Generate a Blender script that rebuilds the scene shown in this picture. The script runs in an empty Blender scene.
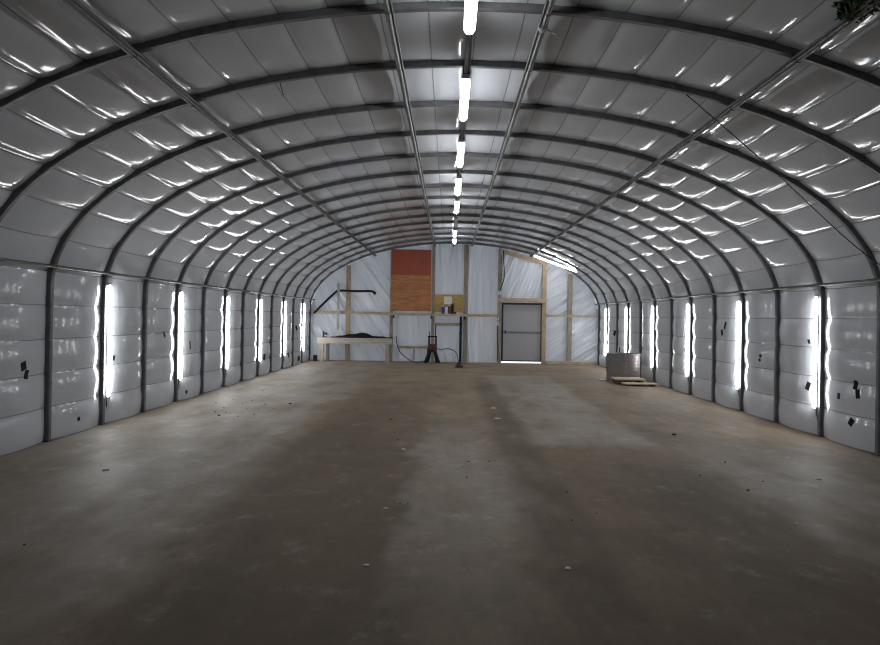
import bpy, bmesh, math, random
from mathutils import Vector, Matrix, noise

random.seed(7)
PI = math.pi
SC = bpy.context.scene
COL = SC.collection

# ------------------------------------------------------------------ camera
FOC = 650.0                 # focal length in pixels of the 880 wide frame
CAMX, CAMZ, ROLL = -0.184, 1.5, 0.0165
VPX, VPY = 449.0, 317.0
cd = bpy.data.cameras.new('camera')
cam = bpy.data.objects.new('camera', cd)
COL.objects.link(cam)
cd.sensor_width = 36.0
cd.lens = 36.0 * FOC / 880.0
cd.shift_x = -(VPX - 440.0) / 880.0
cd.shift_y = -(322.5 - VPY) / 880.0
cd.clip_start = 0.05
cam.matrix_world = Matrix.Translation((CAMX, 0, CAMZ)) @ Matrix.Rotation(PI / 2, 4, 'X') @ Matrix.Rotation(ROLL, 4, 'Z')
SC.camera = cam

# ------------------------------------------------------------------ world, exposure
LAMP = 11.0                 # emission of the tube lights
DAY = 0.7                   # overcast daylight outside
w = bpy.data.worlds.new('overcast')
SC.world = w
w.use_nodes = True
w.node_tree.nodes['Background'].inputs[0].default_value = (0.86, 0.93, 1.0, 1)
w.node_tree.nodes['Background'].inputs[1].default_value = DAY
SC.view_settings.view_transform = 'Standard'
SC.view_settings.look = 'None'
SC.view_settings.exposure = 2.05
SC.view_settings.gamma = 1.0
SC.view_settings.use_curve_mapping = False
SC.cycles.filter_width = 1.15


def at(px, py, d):
    """a measured place in the photograph at distance d -> metres"""
    dx, up = px - VPX, VPY - py
    c, s = math.cos(ROLL), math.sin(ROLL)
    return Vector((CAMX + (dx * c - up * s) * d / FOC, d, CAMZ + (up * c + dx * s) * d / FOC))


# ------------------------------------------------------------------ materials
def new_mat(name):
    m = bpy.data.materials.new(name)
    m.use_nodes = True
    return m, m.node_tree.nodes, m.node_tree.links, m.node_tree.nodes['Principled BSDF']


def mat(name, col, rough=0.5, metal=0.0, var=0.15, scale=6.0, stretch=(1, 1, 1), bump=0.0, col2=None):
    m, N, L, b = new_mat(name)
    tc = N.new('ShaderNodeTexCoord')
    mp = N.new('ShaderNodeMapping')
    mp.inputs['Scale'].default_value = stretch
    L.new(tc.outputs['Object'], mp.inputs[0])
    nz = N.new('ShaderNodeTexNoise')
    nz.inputs['Scale'].default_value = scale
    nz.inputs['Detail'].default_value = 5
    L.new(mp.outputs[0], nz.inputs['Vector'])
    cr = N.new('ShaderNodeValToRGB')
    c2 = col2 or tuple(min(1, c * (1 + var)) for c in col)
    c1 = col if col2 else tuple(c * (1 - var) for c in col)
    cr.color_ramp.elements[0].position = 0.3
    cr.color_ramp.elements[1].position = 0.7
    cr.color_ramp.elements[0].color = (*c1, 1)
    cr.color_ramp.elements[1].color = (*c2, 1)
    L.new(nz.outputs[0], cr.inputs[0])
    L.new(cr.outputs[0], b.inputs['Base Color'])
    b.inputs['Roughness'].default_value = rough
    b.inputs['Metallic'].default_value = metal
    if bump:
        bp = N.new('ShaderNodeBump')
        bp.inputs['Strength'].default_value = bump
        bp.inputs['Distance'].default_value = 0.01
        L.new(nz.outputs[0], bp.inputs['Height'])
        L.new(bp.outputs[0], b.inputs['Normal'])
    return m


STEEL = mat('dark_galvanised_steel', (0.14, 0.145, 0.15), 0.45, 0.4, 0.25, 9)
PIPE = mat('worn_steel_pipe', (0.085, 0.09, 0.085), 0.45, 0.5, 0.35, 14)
CONDUIT = mat('dull_conduit', (0.07, 0.07, 0.07), 0.5, 0.5, 0.2, 10)
CLAMP = mat('clamp_steel', (0.10, 0.10, 0.095), 0.45, 0.7, 0.3, 20)
HOUSING = mat('grey_lamp_housing', (0.13, 0.13, 0.13), 0.5, 0.0, 0.1, 8)
CAPM = mat('lamp_end_plastic', (0.30, 0.30, 0.30), 0.45, 0.0, 0.1, 8)
PINE = mat('pale_pine', (0.36, 0.285, 0.19), 0.7, 0, 0.25, 5, (6, 6, 1), 0.2)
PINE_H = mat('pale_pine_rail', (0.40, 0.32, 0.23), 0.7, 0, 0.25, 5, (1, 6, 6), 0.2)
GREYWOOD = mat('weathered_wood', (0.26, 0.225, 0.175), 0.75, 0, 0.3, 5, (6, 6, 1), 0.2)
BENCHW = mat('bench_wood', (0.42, 0.375, 0.325), 0.75, 0, 0.2, 5, (1, 5, 5), 0.2)
BENCHLEG = mat('bench_leg_wood', (0.38, 0.325, 0.26), 0.75, 0, 0.25, 5, (5, 5, 1), 0.2)
PLYWOOD = mat('orange_plywood', (0.37, 0.155, 0.055), 0.6, 0, 0.3, 3.0, (1, 1, 7), 0.1)
REDPAINT = mat('red_brown_paint', (0.30, 0.065, 0.03), 0.6, 0, 0.1, 3.0)
OSB = mat('yellow_board', (0.38, 0.25, 0.09), 0.65, 0, 0.2, 8, (1, 1, 2), 0.1)
BLACK = mat('black_rubber', (0.012, 0.012, 0.013), 0.55, 0, 0.3, 10)
BLACKCLOTH = mat('black_cloth', (0.014, 0.013, 0.012), 0.85, 0, 0.4, 12, bump=0.4)
BLUEHOSE = mat('blue_hose', (0.02, 0.10, 0.25), 0.4, 0, 0.15, 10)
DARKHOSE = mat('dark_hose', (0.03, 0.04, 0.05), 0.5, 0, 0.2, 10)
RED = mat('worn_red_paint', (0.05, 0.007, 0.007), 0.45, 0, 0.4, 14)
PAPER = mat('white_paper', (0.68, 0.65, 0.60), 0.8, 0, 0.04, 6)
TAPE = mat('black_tape', (0.010, 0.010, 0.011), 0.75, 0, 0.3, 10)
GALV = mat('galvanised_tank', (0.165, 0.148, 0.142), 0.5, 0.4, 0.15, 6, (1, 1, 5))
DIRT = mat('dark_dirt', (0.03, 0.024, 0.018), 0.9, 0, 0.4, 30)
CHIP = mat('pale_chip', (0.55, 0.52, 0.46), 0.8, 0, 0.15, 20)
GREEN = mat('dark_green_netting', (0.012, 0.040, 0.010), 0.8, 0, 0.5, 25, col2=(0.03, 0.075, 0.022))
STICK = mat('grey_stick', (0.30, 0.29, 0.27), 0.7, 0, 0.2, 6, (6, 6, 1))
BROWNBOX = mat('dark_brown_block', (0.06, 0.042, 0.03), 0.8, 0, 0.3, 15)
SKIDW = mat('skid_plywood', (0.40, 0.32, 0.215), 0.75, 0, 0.2, 4, (5, 1, 5))
DOORFRAME = mat('dark_door_frame', (0.03, 0.028, 0.027), 0.5, 0.2, 0.2, 8)
WHITEPL = mat('white_plastic', (0.62, 0.63, 0.63), 0.4, 0, 0.05, 8)
BLUEB = mat('blue_can', (0.03, 0.05, 0.20), 0.4, 0, 0.2, 9)
MAROON = mat('maroon_can', (0.13, 0.02, 0.03), 0.4, 0, 0.2, 9)


for m_ in (BLACK, BLACKCLOTH, TAPE, DARKHOSE):
    m_.node_tree.nodes['Principled BSDF'].inputs['Specular IOR Level'].default_value = 0.2


def lamp_mat(name, strength):
    m, N, L, b = new_mat(name)
    b.inputs['Base Color'].default_value = (0.9, 0.9, 0.9, 1)
    b.inputs['Roughness'].default_value = 0.4
    b.inputs['Emission Color'].default_value = (0.97, 0.985, 1.0, 1)
    b.inputs['Emission Strength'].default_value = strength
    return m


GLOW = lamp_mat('glowing_diffuser', LAMP)
UNLIT = mat('unlit_diffuser', (0.55, 0.55, 0.54), 0.4, 0, 0.03, 6)


def skin_material():
    """grey-white glossy quilted lining; the stitched seam of every strip is part of its pattern"""
    m, N, L, b = new_mat('quilted_lining')
    uv = N.new('ShaderNodeUVMap')
    sp = N.new('ShaderNodeSeparateXYZ')
    L.new(uv.outputs[0], sp.inputs[0])
    fr = N.new('ShaderNodeMath'); fr.operation = 'FRACT'
    L.new(sp.outputs[1], fr.inputs[0])
    s1 = N.new('ShaderNodeMath'); s1.operation = 'SUBTRACT'; s1.inputs[1].default_value = 0.5
    L.new(fr.outputs[0], s1.inputs[0])
    ab = N.new('ShaderNodeMath'); ab.operation = 'ABSOLUTE'
    L.new(s1.outputs[0], ab.inputs[0])
    gt = N.new('ShaderNodeMapRange')
    gt.inputs['From Min'].default_value = 0.478
    gt.inputs['From Max'].default_value = 0.492
    L.new(ab.outputs[0], gt.inputs[0])
    tc = N.new('ShaderNodeTexCoord')
    nz = N.new('ShaderNodeTexNoise')
    nz.inputs['Scale'].default_value = 1.3
    nz.inputs['Detail'].default_value = 6
    L.new(tc.outputs['Object'], nz.inputs['Vector'])
    cr = N.new('ShaderNodeValToRGB')
    cr.color_ramp.elements[0].position = 0.25
    cr.color_ramp.elements[1].position = 0.75
    cr.color_ramp.elements[0].color = (0.485, 0.51, 0.545, 1)
    cr.color_ramp.elements[1].color = (0.56, 0.585, 0.625, 1)
    L.new(nz.outputs[0], cr.inputs[0])
    mx = N.new('ShaderNodeMix'); mx.data_type = 'RGBA'
    L.new(gt.outputs[0], mx.inputs[0])
    L.new(cr.outputs[0], mx.inputs[6])
    mx.inputs[7].default_value = (0.25, 0.255, 0.27, 1)
    L.new(mx.outputs[2], b.inputs['Base Color'])
    b.inputs['Roughness'].default_value = 0.115
    b.inputs['Specular IOR Level'].default_value = 0.5
    # fine crinkle
    mp = N.new('ShaderNodeMapping'); mp.inputs['Scale'].default_value = (1, 0.5, 1)
    L.new(tc.outputs['Object'], mp.inputs[0])
    n2 = N.new('ShaderNodeTexNoise'); n2.inputs['Scale'].default_value = 5; n2.inputs['Detail'].default_value = 3
    L.new(mp.outputs[0], n2.inputs['Vector'])
    bp = N.new('ShaderNodeBump'); bp.inputs['Strength'].default_value = 0.12; bp.inputs['Distance'].default_value = 0.02
    L.new(n2.outputs[0], bp.inputs['Height'])
    L.new(bp.outputs[0], b.inputs['Normal'])
    return m


def sheet_material(name, col, transl, rough=0.35):
    """milky vapour barrier that lets some daylight through"""
    m, N, L, b = new_mat(name)
    b.inputs['Base Color'].default_value = (*col, 1)
    b.inputs['Roughness'].default_value = rough
    tc = N.new('ShaderNodeTexCoord')
    mp = N.new('ShaderNodeMapping'); mp.inputs['Scale'].default_value = (6, 1, 0.5)
    L.new(tc.outputs['Object'], mp.inputs[0])
    nz = N.new('ShaderNodeTexNoise'); nz.inputs['Scale'].default_value = 2.2; nz.inputs['Detail'].default_value = 4
    L.new(mp.outputs[0], nz.inputs['Vector'])
    bp = N.new('ShaderNodeBump'); bp.inputs['Strength'].default_value = 0.5; bp.inputs['Distance'].default_value = 0.03
    L.new(nz.outputs[0], bp.inputs['Height'])
    L.new(bp.outputs[0], b.inputs['Normal'])
    tr = N.new('ShaderNodeBsdfTranslucent')
    tr.inputs[0].default_value = (*[min(1, c * 1.15) for c in col], 1)
    ms = N.new('ShaderNodeMixShader'); ms.inputs[0].default_value = transl
    L.new(b.outputs[0], ms.inputs[1]); L.new(tr.outputs[0], ms.inputs[2])
    L.new(ms.outputs[0], N['Material Output'].inputs['Surface'])
    return m


SKIN = skin_material()
SHEET = sheet_material('vapour_barrier', (0.47, 0.488, 0.525), 0.08, 0.26)
DOORSKIN = sheet_material('dusty_door_panel', (0.34, 0.345, 0.36), 0.10, 0.45)


def floor_material():
    m, N, L, b = new_mat('stained_concrete')
    tc = N.new('ShaderNodeTexCoord')

    def math2(op, a, bb=None, v=None):
        n = N.new('ShaderNodeMath'); n.operation = op
        L.new(a, n.inputs[0])
        if bb is not None: L.new(bb, n.inputs[1])
        if v is not None: n.inputs[1].default_value = v
        return n.outputs[0]

    def nzs(scale, stretch, detail=6, rough=0.6):
        mp = N.new('ShaderNodeMapping'); mp.inputs['Scale'].default_value = stretch
        L.new(tc.outputs['Object'], mp.inputs[0])
        n = N.new('ShaderNodeTexNoise'); n.inputs['Scale'].default_value = scale
        n.inputs['Detail'].default_value = detail; n.inputs['Roughness'].default_value = rough
        L.new(mp.outputs[0], n.inputs['Vector'])
        return n.outputs[0]

    sp = N.new('ShaderNodeSeparateXYZ')
    L.new(tc.outputs['Object'], sp.inputs[0])
    warp = nzs(0.7, (1, 0.5, 1), 4)
    wx = math2('MULTIPLY', math2('SUBTRACT', warp, v=0.5), v=1.4)
    warp2 = nzs(3.0, (1, 1, 1), 5)
    wy = math2('MULTIPLY', math2('SUBTRACT', warp2, v=0.5), v=0.5)
    X = math2('ADD', math2('ADD', sp.outputs[0], wx), wy)
    Y = math2('ADD', sp.outputs[1], wy)

    def ramp(v, a, c):          # smooth step
        n = N.new('ShaderNodeMapRange'); n.interpolation_type = 'SMOOTHSTEP'
        n.inputs['From Min'].default_value = a; n.inputs['From Max'].default_value = c
        L.new(v, n.inputs[0])
        return n.outputs[0]

    def box(v, a, c, s):        # 1 between a and c
        return math2('MULTIPLY', ramp(v, a - s, a + s), math2('SUBTRACT', ramp(v, c - s, c + s), v=0) if False else inv(ramp(v, c - s, c + s)))

    def inv(v):
        n = N.new('ShaderNodeMath'); n.operation = 'SUBTRACT'; n.inputs[0].default_value = 1.0
        L.new(v, n.inputs[1])
        return n.outputs[0]

    def add(*vs):
        o = vs[0]
        for v in vs[1:]:
            o = math2('ADD', o, v)
        return o

    k = lambda v, f: math2('MULTIPLY', v, v=f)
    # pale grey scraped areas
    left = k(inv(ramp(X, -2.35, -1.85)), 0.75)
    mid = k(math2('MULTIPLY', box(X, -0.55, 0.42, 0.12), box(Y, 3.6, 8.8, 1.2)), 0.55)
    slab = k(math2('MULTIPLY', box(math2('ADD', sp.outputs[0], k(wx, 0.25)), 0.85, 2.35, 0.12), box(Y, 7.7, 17.0, 0.25)), 0.70)
    right = k(math2('MULTIPLY', ramp(X, 2.3, 2.8), inv(ramp(Y, 6.0, 8.5))), 0.60)
    mask = add(left, mid, slab, right)
    mask = math2('MULTIPLY', mask, ramp(nzs(0.9, (1.5, 0.6, 1), 6), 0.25, 0.62))
    spots = k(ramp(nzs(3.2, (1, 1.0, 1), 9, 0.75), 0.53, 0.70), 0.36)
    mask = math2('MINIMUM', math2('ADD', mask, spots), v=1.0)

    base = N.new('ShaderNodeValToRGB')
    base.color_ramp.elements[0].position = 0.3; base.color_ramp.elements[1].position = 0.72
    base.color_ramp.elements[0].color = (0.095, 0.070, 0.045, 1)
    base.color_ramp.elements[1].color = (0.265, 0.200, 0.133, 1)
    L.new(nzs(0.9, (1.4, 0.7, 1), 12, 0.74), base.inputs[0])
    grey = N.new('ShaderNodeValToRGB')
    grey.color_ramp.elements[0].position = 0.3; grey.color_ramp.elements[1].position = 0.7
    grey.color_ramp.elements[0].color = (0.205, 0.176, 0.147, 1)
    grey.color_ramp.elements[1].color = (0.37, 0.325, 0.282, 1)
    L.new(nzs(1.6, (1.0, 1.0, 1), 12, 0.78), grey.inputs[0])
    # darker oil-brown middle lane, dusty tan far end
    dk = N.new('ShaderNodeMix'); dk.data_type = 'RGBA'
    lane = math2('MULTIPLY', box(X, -1.85, -0.45, 0.2), inv(ramp(Y, 9.0, 16.0)))
    lane2 = math2('MULTIPLY', box(X, 0.9, 2.5, 0.25), inv(ramp(Y, 5.5, 7.8)))
    L.new(k(add(lane, k(lane2, 0.6)), 0.55), dk.inputs[0]); L.new(base.outputs[0], dk.inputs[6])
    dk.inputs[7].default_value = (0.085, 0.060, 0.037, 1)
    tn = N.new('ShaderNodeMix'); tn.data_type = 'RGBA'
    L.new(k(math2('MULTIPLY', ramp(Y, 10.0, 18.0), ramp(nzs(1.1, (0.7, 1.2, 1), 8, 0.7), 0.3, 0.65)), 0.6), tn.inputs[0])
    L.new(dk.outputs[2], tn.inputs[6])
    tn.inputs[7].default_value = (0.315, 0.25, 0.17, 1)
    mx = N.new('ShaderNodeMix'); mx.data_type = 'RGBA'
    L.new(mask, mx.inputs[0]); L.new(tn.outputs[2], mx.inputs[6]); L.new(grey.outputs[0], mx.inputs[7])
    # dark wheel track
    track = math2('MULTIPLY', box(math2('ADD', sp.outputs[0], k(wx, 0.25)), 0.42, 0.86, 0.12), box(Y, 2.0, 16.0, 1.5))
    track = math2('MULTIPLY', track, ramp(nzs(1.2, (1, 0.5, 1), 5), 0.3, 0.6))
    m2 = N.new('ShaderNodeMix'); m2.data_type = 'RGBA'
    L.new(k(track, 0.75), m2.inputs[0]); L.new(mx.outputs[2], m2.inputs[6])
    m2.inputs[7].default_value = (0.085, 0.060, 0.042, 1)
    L.new(m2.outputs[2], b.inputs['Base Color'])
    rr = N.new('ShaderNodeMapRange')
    rr.inputs['To Min'].default_value = 0.7; rr.inputs['To Max'].default_value = 0.52
    L.new(mask, rr.inputs[0]); L.new(rr.outputs[0], b.inputs['Roughness'])
    b.inputs['Specular IOR Level'].default_value = 0.25
    bp = N.new('ShaderNodeBump'); bp.inputs['Strength'].default_value = 0.25; bp.inputs['Distance'].default_value = 0.01
    L.new(nzs(9, (1, 1, 1), 6), bp.inputs['Height']); L.new(bp.outputs[0], b.inputs['Normal'])
    return m


FLOOR = floor_material()


# ------------------------------------------------------------------ mesh helpers
def obj(name, bm, m, parent=None, smooth=False, sharp=None):
    me = bpy.data.meshes.new(name)
    bmesh.ops.recalc_face_normals(bm, faces=bm.faces)
    bm.to_mesh(me); bm.free()
    me.materials.append(m)
    if smooth:
        for p in me.polygons: p.use_smooth = True
        if sharp:
            me.set_sharp_from_angle(angle=math.radians(sharp))
    o = bpy.data.objects.new(name, me)
    COL.objects.link(o)
    if parent is not None:
        o.parent = parent
        o.matrix_parent_inverse = Matrix.Translation(-parent.location)
    return o


def tag(o, label, cat, group=None, kind=None):
    o['label'] = label; o['category'] = cat
    if group: o['group'] = group
    if kind: o['kind'] = kind
    return o


def thing(name, loc, label, cat, group=None):
    o = bpy.data.objects.new(name, None)
    o.empty_display_size = 0.1
    COL.objects.link(o)
    o.location = loc
    return tag(o, label, cat, group)


def struct(o):
    o['kind'] = 'structure'
    return o


def add_box(bm, x0, x1, y0, y1, z0, z1, bev=0.0, M=None):
    r = bmesh.ops.create_cube(bm, size=1.0)
    vs = r['verts']
    for v in vs:
        v.co = Vector(((x0 + x1) / 2 + v.co.x * (x1 - x0), (y0 + y1) / 2 + v.co.y * (y1 - y0), (z0 + z1) / 2 + v.co.z * (z1 - z0)))
    if bev:
        es = list({e for v in vs for e in v.link_edges})
        r2 = bmesh.ops.bevel(bm, geom=es, offset=bev, segments=2, affect='EDGES', profile=0.5)
        vs = list({v for f in r2['faces'] for v in f.verts})
    if M is not None:
        bmesh.ops.transform(bm, matrix=M, verts=[v for v in bm.verts if v.is_valid] if bev else vs)
    return bm


def BM():
    return bmesh.new()


def box(x0, x1, y0, y1, z0, z1, bev=0.0):
    return add_box(BM(), x0, x1, y0, y1, z0, z1, bev)


def add_tube(bm, pts, r, seg=10, cap=True):
    """round tube along points; r a number or one per point"""
    pts = [Vector(p) for p in pts]
    n = len(pts)
    rs = r if isinstance(r, (list, tuple)) else [r] * n
    rings = []
    prev = None
    for i, p in enumerate(pts):
        t = (pts[min(i + 1, n - 1)] - pts[max(i - 1, 0)]).normalized()
        if prev is None:
            a = Vector((0, 0, 1)) if abs(t.z) < 0.9 else Vector((1, 0, 0))
            u = t.cross(a).normalized()
        else:
            u = (prev - t * prev.dot(t)).normalized()
        prev = u
        v = t.cross(u)
        rings.append([bm.verts.new(p + (u * math.cos(2 * PI * k / seg) + v * math.sin(2 * PI * k / seg)) * rs[i]) for k in range(seg)])
    for a, c in zip(rings, rings[1:]):
        for k in range(seg):
            bm.faces.new((a[k], a[(k + 1) % seg], c[(k + 1) % seg], c[k]))
    if cap:
        bm.faces.new(rings[0][::-1]); bm.faces.new(rings[-1])
    return bm


def tube(pts, r, seg=10):
    return add_tube(BM(), pts, r, seg)


def bez(ctrl, n=24):
    """Catmull-Rom through the control points"""
    P = [Vector(c) for c in ctrl]
    P = [P[0] * 2 - P[1]] + P + [P[-1] * 2 - P[-2]]
    out = []
    for i in range(1, len(P) - 2):
        for j in range(n):
            t = j / n
            a, b_, c, d = P[i - 1], P[i], P[i + 1], P[i + 2]
            out.append(0.5 * ((2 * b_) + (c - a) * t + (2 * a - 5 * b_ + 4 * c - d) * t * t + (3 * b_ - a - 3 * c + d) * t ** 3))
    out.append(P[-2])
    return out


def add_lathe(bm, prof, c, seg=32):
    rings = []
    for r, z in prof:
        rings.append([bm.verts.new((c[0] + r * math.cos(2 * PI * k / seg), c[1] + r * math.sin(2 * PI * k / seg), c[2] + z)) for k in range(seg)])
    for a, d in zip(rings, rings[1:]):
        for k in range(seg):
            bm.faces.new((a[k], a[(k + 1) % seg], d[(k + 1) % seg], d[k]))
    return rings


# ------------------------------------------------------------------ the arch
HALF, SPRING, RISE = 4.775, 1.75, 2.205
SP = 1.167                   # rib spacing
D0 = 7.46                    # first rib whose foot the photo shows
YEND = 21.72                 # end wall
YFRONT = -2.2
ribs_y = {k: D0 + SP * k for k in range(-3, 13)}


def arch_z(x):
    return SPRING + RISE * math.sqrt(max(0.0, 1 - (x / HALF) ** 2))


_den = []
for i in range(41):
    _den.append((-HALF, SPRING * i / 40))
for i in range(1, 400):
    t = PI * (1 - i / 400)
    _den.append((HALF * math.cos(t), SPRING + RISE * math.sin(t)))
for i in range(41):
    _den.append((HALF, SPRING * (1 - i / 40)))
_len = [0.0]
for a, c in zip(_den, _den[1:]):
    _len.append(_len[-1] + math.hypot(c[0] - a[0], c[1] - a[1]))
GIRTH = _len[-1]


def prof(s, off=0.0):
    """point on the arch centre line at girth s, moved outwards by off; -> x, z, nx, nz"""
    s = max(0.0, min(GIRTH, s))
    lo, hi = 0, len(_len) - 1
    while hi - lo > 1:
        m = (lo + hi) // 2
        if _len[m] <= s: lo = m
        else: hi = m
    f = (s - _len[lo]) / (_len[hi] - _len[lo])

    def tang(i):
        a, c = _den[max(0, i - 2)], _den[min(len(_den) - 1, i + 2)]
        v = Vector((c[0] - a[0], c[1] - a[1]))
        return v.normalized()
    t = (tang(lo) * (1 - f) + tang(hi) * f).normalized()
    x = _den[lo][0] * (1 - f) + _den[hi][0] * f
    z = _den[lo][1] * (1 - f) + _den[hi][1] * f
    nx, nz = -t.y, t.x
    return x + nx * off, z + nz * off, nx, nz


STRIPS = 38
SW = GIRTH / STRIPS
BULGE, ROOFBULGE, PILLOW = 0.088, 0.030, 0.032
SKINOFF = 0.034
KMIN = -9


def bay_of(y):
    return math.floor((y - D0) / SP)


def skin_off(s, y):
    """how far outside the rib centre line the lining sits"""
    k = bay_of(y)
    y0, y1 = D0 + SP * k, min(D0 + SP * (k + 1), YEND)
    u = max(0.0, min(1.0, (y - y0) / (y1 - y0)))
    e = 4 * u * (1 - u)
    j = min(STRIPS - 1, int(s / SW))
    v = s / SW - j
    h1 = noise.noise(Vector((k * 3.7 + 0.3, j * 0.41, 1.7)))
    h2 = noise.noise(Vector((k * 1.9 + 5.3, j * 2.63, 8.1)))
    h3 = noise.noise(Vector((s * 1.7, y * 1.9, 3.3)))
    # the walls belly inwards between the ribs, the roof panels are flatter pillows with rounded edges
    sw = min(s, GIRTH - s) / SW
    roof = max(0.0, min(1.0, (sw - 4.5) / 3.0))
    roof = roof * roof * (3 - 2 * roof)
    bl = (BULGE * (1 - roof) + ROOFBULGE * roof) * (1 + 0.35 * h1) * min(1.0, (y1 - y0) / SP)
    a, c = abs(2 * u - 1), abs(2 * v - 1)
    pw = 1 - roof
    eu = (1 - a ** 2.2) * pw + (1 - 0.45 * a ** 4) * roof
    ev = (1 - c ** 2.2) * pw + (1 - c ** 3.6) * roof
    pl = (0.020 * pw + PILLOW * roof * (1 - 0.6 * max(0.0, min(1.0, (sw - 9.5) / 4.0)))) * (1 + 0.5 * h2)
    ee = min(1.0, 2.2 * math.sqrt(e)) if e > 0 else 0
    return SKINOFF - bl * e - pl * ev * (ee * pw + eu * roof) + 0.008 * h3 * e


def skin(name, j0, j1):
    bm = BM()
    uvl = bm.loops.layers.uv.new('uv')
    NV, NU = 9, 18
    ys = []
    for k in range(KMIN, 13):
        a, c = D0 + SP * k, min(D0 + SP * (k + 1), YEND)
        for i in range(NU):
            ys.append(a + (c - a) * i / NU)
    ys.append(YEND)
    ys = [y for y in ys if y >= YFRONT - 0.2]
    rows = []
    for j in range(j0, j1):
        for i in range(NV):
            rows.append((j + i / NV))
    rows.append(j1)
    grid = []
    for q in rows:
        s = q * SW
        ln = []
        for y in ys:
            x, z, nx, nz = prof(s, skin_off(min(s, GIRTH - 1e-6), y - 1e-9))
            ln.append(bm.verts.new((x, y, z)))
        grid.append(ln)
    for a in range(len(rows) - 1):
        for c in range(len(ys) - 1):
            f = bm.faces.new((grid[a][c], grid[a + 1][c], grid[a + 1][c + 1], grid[a][c + 1]))
            f.smooth = True
            for l, (aa, cc) in zip(f.loops, ((a, c), (a + 1, c), (a + 1, c + 1), (a, c + 1))):
                l[uvl].uv = (ys[cc], rows[aa])
    me = bpy.data.meshes.new(name)
    bm.to_mesh(me); bm.free()
    me.materials.append(SKIN)
    o = bpy.data.objects.new(name, me)
    COL.objects.link(o)
    return struct(o)


skin('wall_left', 0, 5)
skin('ceiling', 5, 33)
skin('wall_right', 33, 38)

# floor slab, running out a little under the door
bm = BM()
add_box(bm, -HALF - 0.3, HALF + 0.3, YFRONT - 0.3, YEND + 0.03, -0.15, 0.0)
struct(obj('floor', bm, FLOOR))
# pale ground outdoors, seen only as a bright slit under the door
bm = BM()
add_box(bm, -HALF - 0.3, HALF + 0.3, YEND + 0.03, YEND + 4.0, -0.15, -0.002)
struct(obj('ground', bm, mat('pale_ground', (0.75, 0.75, 0.75), 0.9, 0, 0.05, 3)))


# end wall behind: hanging milky sheets with creases
DL, DR, DT = at(501.5, 340, YEND).x, at(541.5, 340, YEND).x, at(520, 303.5, YEND).z


def crease(x, z):
    if x < -1.95:
        ph = (x * 0.85 + z * 0.53)
        q = (x * -0.53 + z * 0.85)
        a = 0.05
    elif x > 3.0:
        ph = (x * 0.55 - z * 0.84); q = (x * 0.84 + z * 0.55); a = 0.045
    elif x > 1.55 and z > DT:
        ph = (x * 0.93 - z * 0.37); q = (x * 0.37 + z * 0.93); a = 0.045
    else:
        ph, q, a = x, z, 0.036
    n1 = noise.noise(Vector((ph * 3.2, q * 0.45, 2.0)))
    n2 = noise.noise(Vector((ph * 8.0, q * 0.6, 5.0)))
    n3 = noise.noise(Vector((ph * 1.9, q * 0.22, 11.0)))
    n4 = noise.noise(Vector((ph * 4.1, q * 0.35, 17.0)))
    rg = max(0.0, 1 - abs(n3) * 8) * 0.060 + max(0.0, 1 - abs(n4) * 6) * 0.036
    return 0.8 * a * (1 - abs(n1) * 2) + a * 0.4 * n2 - rg


bm = BM()


def sheet_zone(x0, x1, zlow):
    n = max(2, int((x1 - x0) / 0.025))
    m = 100
    cols = []
    for i in range(n + 1):
        x = x0 + (x1 - x0) * i / n
        xx = min(abs(x), HALF)
        top = arch_z(xx) + 0.05
        cols.append([bm.verts.new((x, YEND + crease(x, zlow + (top - zlow) * j / m), zlow + (top - zlow) * j / m)) for j in range(m + 1)])
    for a, c in zip(cols, cols[1:]):
        for j in range(m):
            f = bm.faces.new((a[j], c[j], c[j + 1], a[j + 1])); f.smooth = True


sheet_zone(-HALF - 0.06, DL, 0.0)
sheet_zone(DR, HALF + 0.06, 0.0)
sheet_zone(DL, DR, DT)
struct(obj('wall_back', bm, SHEET, smooth=True))

# closed plywood end behind the camera
bm = BM()
vs = [(-HALF - 0.06, 0)] + [(prof(GIRTH * i / 60, 0.05)[0], prof(GIRTH * i / 60, 0.05)[1]) for i in range(1, 60)] + [(HALF + 0.06, 0)]
a = [bm.verts.new((x, YFRONT, z)) for x, z in vs]
c = [bm.verts.new((x, YFRONT - 0.05, z)) for x, z in vs]
bm.faces.new(a); bm.faces.new(c[::-1])
for i in range(len(vs)):
    j = (i + 1) % len(vs)
    bm.faces.new((a[i], a[j], c[j], c[i]))
struct(obj('wall_front', bm, GREYWOOD))

# ------------------------------------------------------------------ ribs
ORD = ['first', 'second', 'third', 'fourth', 'fifth', 'sixth', 'seventh', 'eighth', 'ninth', 'tenth', 'eleventh', 'twelfth', 'thirteenth', 'fourteenth', 'fifteenth', 'sixteenth']


def add_sweep(bm, y, r_in, r_out, wy, s0, s1, n):
    rings = []
    b = 0.007
    for i in range(n + 1):
        s = s0 + (s1 - s0) * i / n
        ring = []
        for off, dy in ((r_in + b, -wy), (r_in, -wy + b), (r_in, wy - b), (r_in + b, wy), (r_out - b, wy), (r_out, wy - b), (r_out, -wy + b), (r_out - b, -wy)):
            x, z, _, _ = prof(s, off)
            ring.append(bm.verts.new((x, y + dy, z)))
        rings.append(ring)
    for p, q in zip(rings, rings[1:]):
        for k in range(8):
            bm.faces.new((p[k], p[(k + 1) % 8], q[(k + 1) % 8], q[k]))
    bm.faces.new(rings[0][::-1]); bm.faces.new(rings[-1])


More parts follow.
